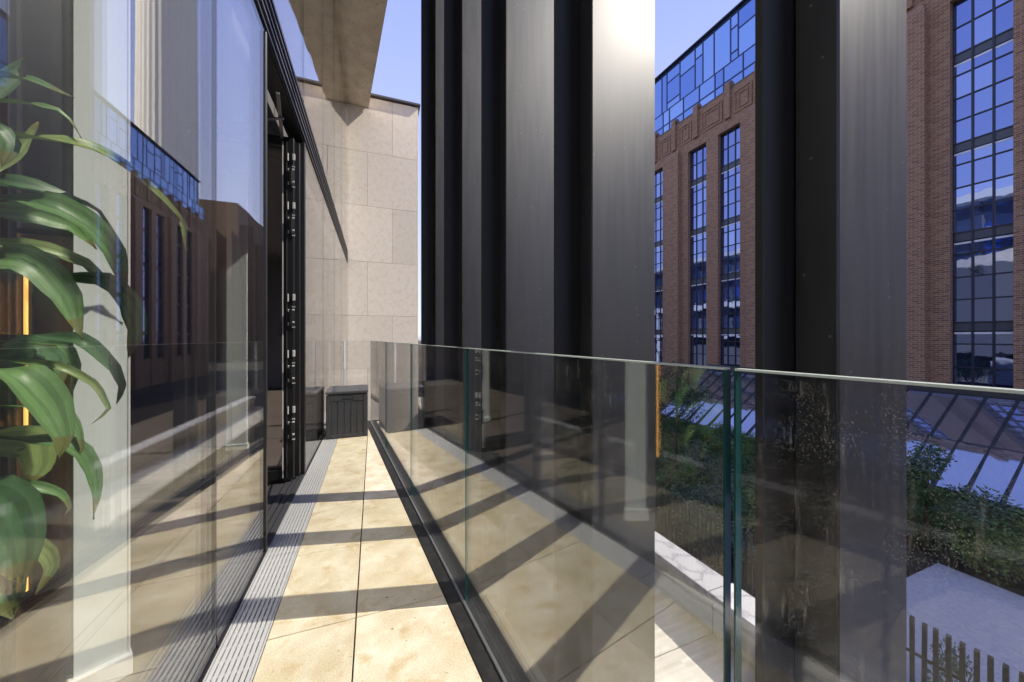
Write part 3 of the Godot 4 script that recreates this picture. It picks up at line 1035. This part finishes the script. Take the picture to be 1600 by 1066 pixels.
# ---- far things that show in the glass
func build_far() -> void:
	var c := thing("chimney", "tall fluted cream chimney of the power station", "chimney", V(34.3, GARDEN, -85.0))
	var st := begin()
	var sides := 64
	for i in sides:
		var w0 := TAU * i / sides
		var w1 := TAU * (i + 1) / sides
		var r0 := 4.4 + (0.05 if i % 2 == 0 else -0.05)
		var r1 := 4.4 + (0.05 if (i + 1) % 2 == 0 else -0.05)
		poly(st, [V(cos(w0) * r0, 20, sin(w0) * r0), V(cos(w1) * r1, 20, sin(w1) * r1), V(cos(w1) * r1 * 0.9, 95, sin(w1) * r1 * 0.9), V(cos(w0) * r0 * 0.9, 95, sin(w0) * r0 * 0.9)], V(0, 50, 0))
	mi("shaft", st, M.chimney, c)
	st = begin()
	tube(st, V(0, 0, 0), V(0, 24, 0), 5.6, 5.4, 24)
	mi("base", st, M.far_brick, c)
	st = begin()
	tube(st, V(0, 93.5, 0), V(0, 95.5, 0), 4.5, 4.5, 32)
	mi("rim", st, M.chimney, c)
	var p := thing("power_station", "dark brown brick power station with a stepped end wall", "building", V(30, GARDEN, -110.0))
	mi("main_block", box_mesh(V(14, 33.0, 36), 0.0), M.far_brick, p, V(2.5, 16.5, 0))
	mi("step_block", box_mesh(V(2.2, 29.0, 32)), M.far_brick, p, V(-5.5, 14.5, 0))
	mi("step_block", box_mesh(V(1.6, 25.5, 28)), M.far_brick, p, V(-7.3, 12.75, 0))
	mi("step_block", box_mesh(V(1.2, 20.0, 25)), M.far_brick, p, V(-8.6, 10.0, 0))
	for k in 5:
		mi("buttress", box_mesh(V(0.9, 27.0, 0.5)), M.far_brick, p, V(-3.0 + k * 2.6, 13.5, 18.2))
	# our own building going on beyond the end wall: mirrored by the windows across the court
	var t := thing("terrace_building", "white concrete framed building with glazed upper storeys beyond the stone wall", "building", court_at(9.6, -0.6, GARDEN), COURT)
	var length := 62.0
	var y := func(h: float) -> float: return h + EYE - GARDEN
	mi("core", box_mesh(V(5.0, y.call(10.0), length)), M.room_dark, t, V(-3.4, y.call(10.0) / 2, -length / 2))
	for h in [[3.7, 4.35], [7.3, 7.6], [10.0, 10.5], [0.0, 0.3]]:
		mi("slab_edge", box_mesh(V(1.3, h[1] - h[0], length)), M.white_conc, t, V(-0.55, y.call((h[0] + h[1]) / 2), -length / 2))
	for k in 14:
		mi("column", box_mesh(V(0.55, y.call(3.7), 0.55), 0.02), M.white_conc, t, V(-0.35, y.call(3.7) / 2, -1.2 - k * 4.6))
	for k in 28:
		for h in [[4.36, 7.29], [7.61, 9.99]]:
			mi("window", box_mesh(V(0.05, h[1] - h[0], 2.05)), M.tops[(k * 3) % 4], t, V(-0.85, y.call((h[0] + h[1]) / 2), -1.2 - k * 2.2))
	for k in 28:
		mi("window", box_mesh(V(0.05, 3.2, 1.8)), M.tops[k % 4], t, V(-0.86, y.call(1.95), -1.2 - k * 2.2))
	for k in 9:
		var o := thing("shrub", "clipped shrub on the terrace of the white building", "shrub", court_at(12.0 + k * 4.3, -0.5, EYE + 4.35), 40.0 * k, "shrubs on the white building's terrace")
		mi("foliage", bush_mesh(30 + k, 500, Color(0.22, 0.30, 0.14), false), M.bush[1][0], o)

# ---- folded glass door
func build_door() -> void:
	var d := thing("folding_door", "black framed glass door leaves folded back at the far jamb", "door", V(GLASS_X, 0, -3.43))
	# leaf local frame: extends inwards (-x), its face turned towards the camera
	for n in 2:
		var z := 0.055 + n * 0.07
		var x0 := -0.02 - n * 0.028
		var leaf := Node3D.new()
		leaf.name = "leaf"
		d.add_child(leaf, true)
		leaf.position = V(x0, 0.03, z)
		for x in [-0.035, -0.715]:
			mi("stile", box_mesh(V(0.07, 2.68, 0.056), 0.003), M.frame, leaf, V(x, 1.345, 0))
		mi("bottom_rail", box_mesh(V(0.61, 0.08, 0.056), 0.003), M.frame, leaf, V(-0.375, 0.045, 0))
		mi("top_rail", box_mesh(V(0.61, 0.07, 0.056), 0.003), M.frame, leaf, V(-0.375, 2.65, 0))
		var st := begin()
		sheet_z(st, 0.004, 0.085, 2.615, -0.68, -0.07, 1.0)
		sheet_z(st, -0.004, 0.085, 2.615, -0.68, -0.07, -1.0)
		mi("leaf_glass", st, M.door_glass, leaf)
	mi("seal_bead", box_mesh(V(0.006, 2.62, 0.006)), M.chrome, d, V(-0.122, 1.36, 0.156))
	mi("seal_bead", box_mesh(V(0.004, 2.62, 0.006)), M.frame_grey, d, V(-0.095, 1.36, 0.156))
	for y in [0.42, 0.86, 1.30, 2.02, 2.40]:
		var h := Node3D.new()
		h.name = "hinge"
		d.add_child(h, true)
		h.position = V(-0.02, y, 0.118)
		mi("knuckle", box_mesh(V(0.022, 0.13, 0.022), 0.004), M.frame, h, V(-0.046, 0.0, 0.045))
		for k in [[-0.062, 0.055, 0.010, 0.022], [-0.062, -0.05, 0.010, 0.026], [-0.030, 0.062, 0.016, 0.012], [-0.030, -0.035, 0.016, 0.012], [-0.026, 0.16, 0.018, 0.05], [-0.066, 0.155, 0.008, 0.06]]:
			mi("plate", box_mesh(V(k[2], k[3], 0.006), 0.0015), M.chrome, h, V(k[0], k[1], 0.042))
		for q in [[-0.034, 0.085], [-0.022, 0.085], [-0.034, -0.075], [-0.022, -0.075]]:
			var st := begin()
			tube(st, V(q[0], q[1], 0.036), V(q[0], q[1], 0.044), 0.0045, 0.0045, 8)
			mi("screw", st, M.chrome, h)
	# restrictor arm under the head
	var arm := Node3D.new()
	arm.name = "restrictor_arm"
	d.add_child(arm, true)
	arm.position = V(-0.06, 2.70, 0.5)
	var o := mi("arm_link", box_mesh(V(0.022, 0.010, 0.62), 0.002), M.silver, arm, V(-0.02, 0.0, -0.06))
	o.rotation.y = 0.16
	o = mi("arm_link", box_mesh(V(0.022, 0.010, 0.34), 0.002), M.silver, arm, V(-0.15, -0.012, -0.10))
	o.rotation.y = 1.15
	# threshold
	for k in [[-0.010, 0.036, 0.010], [-0.050, 0.030, 0.002], [-0.088, 0.034, 0.010], [-0.165, 0.10, 0.004]]:
		mi("threshold_profile", box_mesh(V(k[1], 0.02, 1.13), 0.002), M.frame_grey, d, V(k[0], k[2] - 0.008, 0.575))

# ---- resin storage box at the end of the balcony
func build_box() -> void:
	var b := thing("storage_box", "dark grey plank effect storage box with a hand slot at the balcony end", "storage box", V(-0.287, 0.0, -4.775), 1.0)
	var w := 0.435
	var dp := 0.50
	mi("inner_shell", box_mesh(V(w - 0.03, 0.485, dp - 0.03)), M.resin, b, V(0, 0.255, 0))
	for s in [-1.0, 1.0]:
		mi("corner_post", box_mesh(V(0.05, 0.49, 0.05), 0.006), M.resin, b, V(s * (w / 2 - 0.025), 0.247, dp / 2 - 0.025))
		mi("corner_post", box_mesh(V(0.05, 0.49, 0.05), 0.006), M.resin, b, V(s * (w / 2 - 0.025), 0.247, -dp / 2 + 0.025))
		mi("side_panel", box_mesh(V(0.014, 0.42, dp - 0.1), 0.003), M.resin, b, V(s * (w / 2 - 0.010), 0.26, 0))
		mi("side_rail", box_mesh(V(0.02, 0.05, dp - 0.1), 0.003), M.resin, b, V(s * (w / 2 - 0.010), 0.025, 0))
	var pw := (w - 0.10) / 5.0
	for k in 5:
		mi("plank", box_mesh(V(pw - 0.005, 0.37, 0.014), 0.003), M.resin, b, V(-w / 2 + 0.05 + pw * (k + 0.5), 0.232, dp / 2 - 0.010))
	mi("bottom_rail", box_mesh(V(w - 0.1, 0.044, 0.02), 0.003), M.resin, b, V(0, 0.024, dp / 2 - 0.010))
	# top rail with the hand slot cut out of it
	for s in [-1.0, 1.0]:
		mi("top_rail", box_mesh(V((w - 0.1) / 2 - 0.055, 0.07, 0.02), 0.003), M.resin, b, V(s * ((w - 0.1) / 4 + 0.0275), 0.455, dp / 2 - 0.010))
	mi("slot_bar", box_mesh(V(0.112, 0.044, 0.018), 0.003), M.resin, b, V(0, 0.4675, dp / 2 - 0.011))
	mi("slot_bar", box_mesh(V(0.112, 0.010, 0.018), 0.002), M.resin, b, V(0, 0.4245, dp / 2 - 0.011))
	var lid := mi("lid", box_mesh(V(w + 0.012, 0.035, dp + 0.012), 0.008), M.resin_lid, b, V(0, 0.520, 0))
	for x in [-0.14, 0.14]:
		mi("lid_batten", box_mesh(V(0.05, 0.006, dp - 0.02), 0.002), M.resin_lid, lid, V(x, 0.0195, 0))

# ---- potted plant with long strap leaves behind the glass
func build_plant() -> void:
	var t := thing("potted_plant", "potted plant with long arching strap leaves just inside the glass", "plant", V(-1.08, 0, -1.28))
	var st := begin()
	tube(st, V(0, 0.0, 0), V(0, 0.36, 0), 0.13, 0.17, 24)
	mi("pot", st, M.frame, t)
	st = begin()
	tube(st, V(0, 0.34, 0), V(0, 0.362, 0), 0.15, 0.15, 20)
	mi("soil", st, M.ground, t)
	st = begin()
	tube(st, V(0, 0.34, 0), V(-0.02, 1.0, 0.02), 0.024, 0.020, 9)
	tube(st, V(-0.02, 1.0, 0.02), V(0.01, 1.95, 0.0), 0.020, 0.012, 9)
	mi("cane", st, M.bark, t)
	var list := [
		[0.029, [V(-0.722, 1.720, -1.133), V(-0.704, 1.720, -1.143), V(-0.682, 1.716, -1.157), V(-0.663, 1.716, -1.173)]],
		[0.019, [V(-0.693, 1.654, -1.106), V(-0.662, 1.657, -1.123), V(-0.646, 1.641, -1.135), V(-0.635, 1.609, -1.144)]],
		[0.053, [V(-0.745, 1.578, -1.072), V(-0.730, 1.578, -1.090), V(-0.720, 1.555, -1.094), V(-0.729, 1.502, -1.090)]],
		[0.044, [V(-0.685, 1.584, -1.110), V(-0.647, 1.593, -1.134), V(-0.610, 1.595, -1.167), V(-0.600, 1.587, -1.279), V(-0.600, 1.570, -1.406), V(-0.600, 1.539, -1.528), V(-0.600, 1.417, -1.572)]],
		[0.061, [V(-0.701, 1.454, -1.145), V(-0.674, 1.450, -1.163), V(-0.640, 1.417, -1.195), V(-0.617, 1.361, -1.220), V(-0.602, 1.265, -1.240)]],
		[0.062, [V(-0.716, 1.315, -1.076), V(-0.698, 1.318, -1.083), V(-0.670, 1.295, -1.096), V(-0.642, 1.236, -1.113), V(-0.624, 1.140, -1.126)]],
		[0.046, [V(-0.780, 1.494, -1.165), V(-0.743, 1.497, -1.186), V(-0.698, 1.486, -1.221), V(-0.667, 1.480, -1.253), V(-0.645, 1.419, -1.283)]],
		[0.042, [V(-0.768, 1.358, -1.192), V(-0.730, 1.356, -1.219), V(-0.691, 1.335, -1.256), V(-0.670, 1.294, -1.282), V(-0.653, 1.253, -1.305)]],
		[0.059, [V(-0.643, 1.292, -1.253), V(-0.620, 1.237, -1.285), V(-0.609, 1.168, -1.303), V(-0.620, 1.090, -1.285)]],
		[0.077, [V(-0.705, 1.076, -1.080), V(-0.686, 1.050, -1.088), V(-0.664, 1.002, -1.100), V(-0.646, 0.935, -1.110), V(-0.651, 0.877, -1.107)]],
		[0.035, [V(-0.654, 1.142, -1.181), V(-0.637, 1.114, -1.197), V(-0.617, 1.069, -1.221), V(-0.607, 1.018, -1.234), V(-0.614, 0.976, -1.224)]],
		[0.018, [V(-0.676, 1.085, -1.138), V(-0.654, 1.068, -1.154), V(-0.627, 1.031, -1.179), V(-0.612, 0.966, -1.195), V(-0.634, 0.937, -1.171)]],
		[0.040, [V(-0.675, 0.904, -1.163), V(-0.656, 0.875, -1.179), V(-0.643, 0.823, -1.191), V(-0.637, 0.765, -1.197), V(-0.641, 0.701, -1.194)]],
		[0.025, [V(-0.750, 0.825, -1.120), V(-0.713, 0.817, -1.138), V(-0.681, 0.790, -1.158), V(-0.667, 0.751, -1.169), V(-0.675, 0.728, -1.163)]],
		[0.103, [V(-0.735, 0.820, -1.064), V(-0.716, 0.786, -1.076), V(-0.701, 0.713, -1.082), V(-0.696, 0.623, -1.084)]],
		[0.036, [V(-0.746, 0.674, -1.183), V(-0.722, 0.627, -1.201), V(-0.719, 0.591, -1.203), V(-0.739, 0.545, -1.188)]],
		[0.081, [V(-0.765, 0.668, -1.114), V(-0.744, 0.618, -1.122), V(-0.734, 0.535, -1.127)]],
		[0.056, [V(-0.930, 1.483, -1.389), V(-0.885, 1.494, -1.434), V(-0.847, 1.486, -1.484), V(-0.817, 1.423, -1.535)]],
		[0.076, [V(-0.923, 1.090, -1.395), V(-0.885, 1.124, -1.434), V(-0.866, 1.086, -1.457), V(-0.859, 1.010, -1.468)]],
		[0.088, [V(-0.923, 0.867, -1.395), V(-0.893, 0.855, -1.425), V(-0.887, 0.781, -1.432), V(-0.900, 0.734, -1.417)]],
		[0.035, [V(-0.715, 1.126, -1.232), V(-0.702, 1.070, -1.245), V(-0.708, 0.998, -1.239)]],
		[0.021, [V(-0.673, 0.978, -1.164), V(-0.660, 0.937, -1.175), V(-0.654, 0.881, -1.181), V(-0.658, 0.860, -1.177)]],
		[0.044, [V(-1.065, 1.858, -1.551), V(-1.039, 1.942, -1.581), V(-1.016, 2.019, -1.612), V(-0.996, 2.088, -1.643)]],
		[0.048, [V(-1.005, 1.622, -1.464), V(-0.968, 1.711, -1.503), V(-0.945, 1.797, -1.531)]],
	]
	var k := 0
	for e in list:
		var pts: Array = e[1].duplicate()
		var base: Vector3 = pts[0]
		var root := V(-1.08, clampf(base.y - 0.03, 0.6, 1.93), -1.28)
		pts.push_front(root.lerp(base, 0.55) + V(0, 0.03, 0))
		pts.push_front(root)
		leaf(t, pts, e[0], k)
		k += 1

func leaf(t: Node3D, pts: Array, width: float, k: int) -> void:
	var r := RandomNumberGenerator.new()
	r.seed = 300 + k
	var curve := Curve3D.new()
	for i in pts.size():
		var p: Vector3 = pts[i]
		var tan := Vector3.ZERO
		if i > 0 and i < pts.size() - 1:
			tan = (pts[i + 1] - pts[i - 1]) / 6.0
		curve.add_point(p, -tan, tan)
	var length := curve.get_baked_length()
	var n := 26
	var st := begin()
	var mt: StandardMaterial3D = M.leaves[k % 4]
	var c: Color = mt.get_meta("c")
	var cross := 7
	var grid := []
	var roll := r.randf_range(-0.45, 0.45)
	var start := curve.get_closest_offset(pts[2]) / length
	for i in n + 1:
		var f := float(i) / n
		var p := curve.sample_baked(length * f)
		var d := (curve.sample_baked(minf(length, length * f + 0.01)) - curve.sample_baked(maxf(0.0, length * f - 0.01))).normalized()
		# the blade lies across its own run, its upper side to the window
		var side := d.cross(V(0.75, 0.35, 0.55)).normalized()
		side = side.rotated(d, roll + 0.35 * sin(f * 5.0 + k))
		var up := side.cross(d).normalized()
		# slender stalk, then the blade
		var g := clampf((f - start * 0.8) / (1.0 - start * 0.8), 0.0, 1.0)
		var prof := pow(maxf(0.0, sin(PI * clampf(pow(g, 0.75) * 0.97 + 0.03, 0.0, 1.0))), 0.75)
		prof = maxf(prof, 0.16 * (1.0 - f))
		var row := []
		for j in cross:
			var s := float(j) / (cross - 1) * 2.0 - 1.0
			var wav := 0.07 * width * sin(f * 17.0 + k * 1.7 + s * 1.2) * absf(s)
			var rib := 0.02 * width * (1.0 if j % 2 == 0 else -1.0)
			row.append(p - t.position + side * s * width * 0.5 * prof + up * ((absf(s) - 0.4) * 0.22 * width * prof + wav + rib))
		grid.append(row)
	for i in n:
		for j in cross - 1:
			var stripe := 1.0 + 0.16 * (1.0 if j % 2 == 0 else -1.0) + r.randf_range(-0.05, 0.05)
			var col := lin(c, stripe)
			if i > n - 3:
				col = lin(c.lerp(Color(0.50, 0.42, 0.20), 0.55), 1.0)
			var q := [grid[i][j], grid[i][j + 1], grid[i + 1][j + 1], grid[i + 1][j]]
			st.set_smooth_group(0)
			for x in [0, 1, 2, 0, 2, 3]:
				st.set_color(col)
				st.add_vertex(q[x])
	st.generate_normals()
	mi("leaf", st, mt, t)
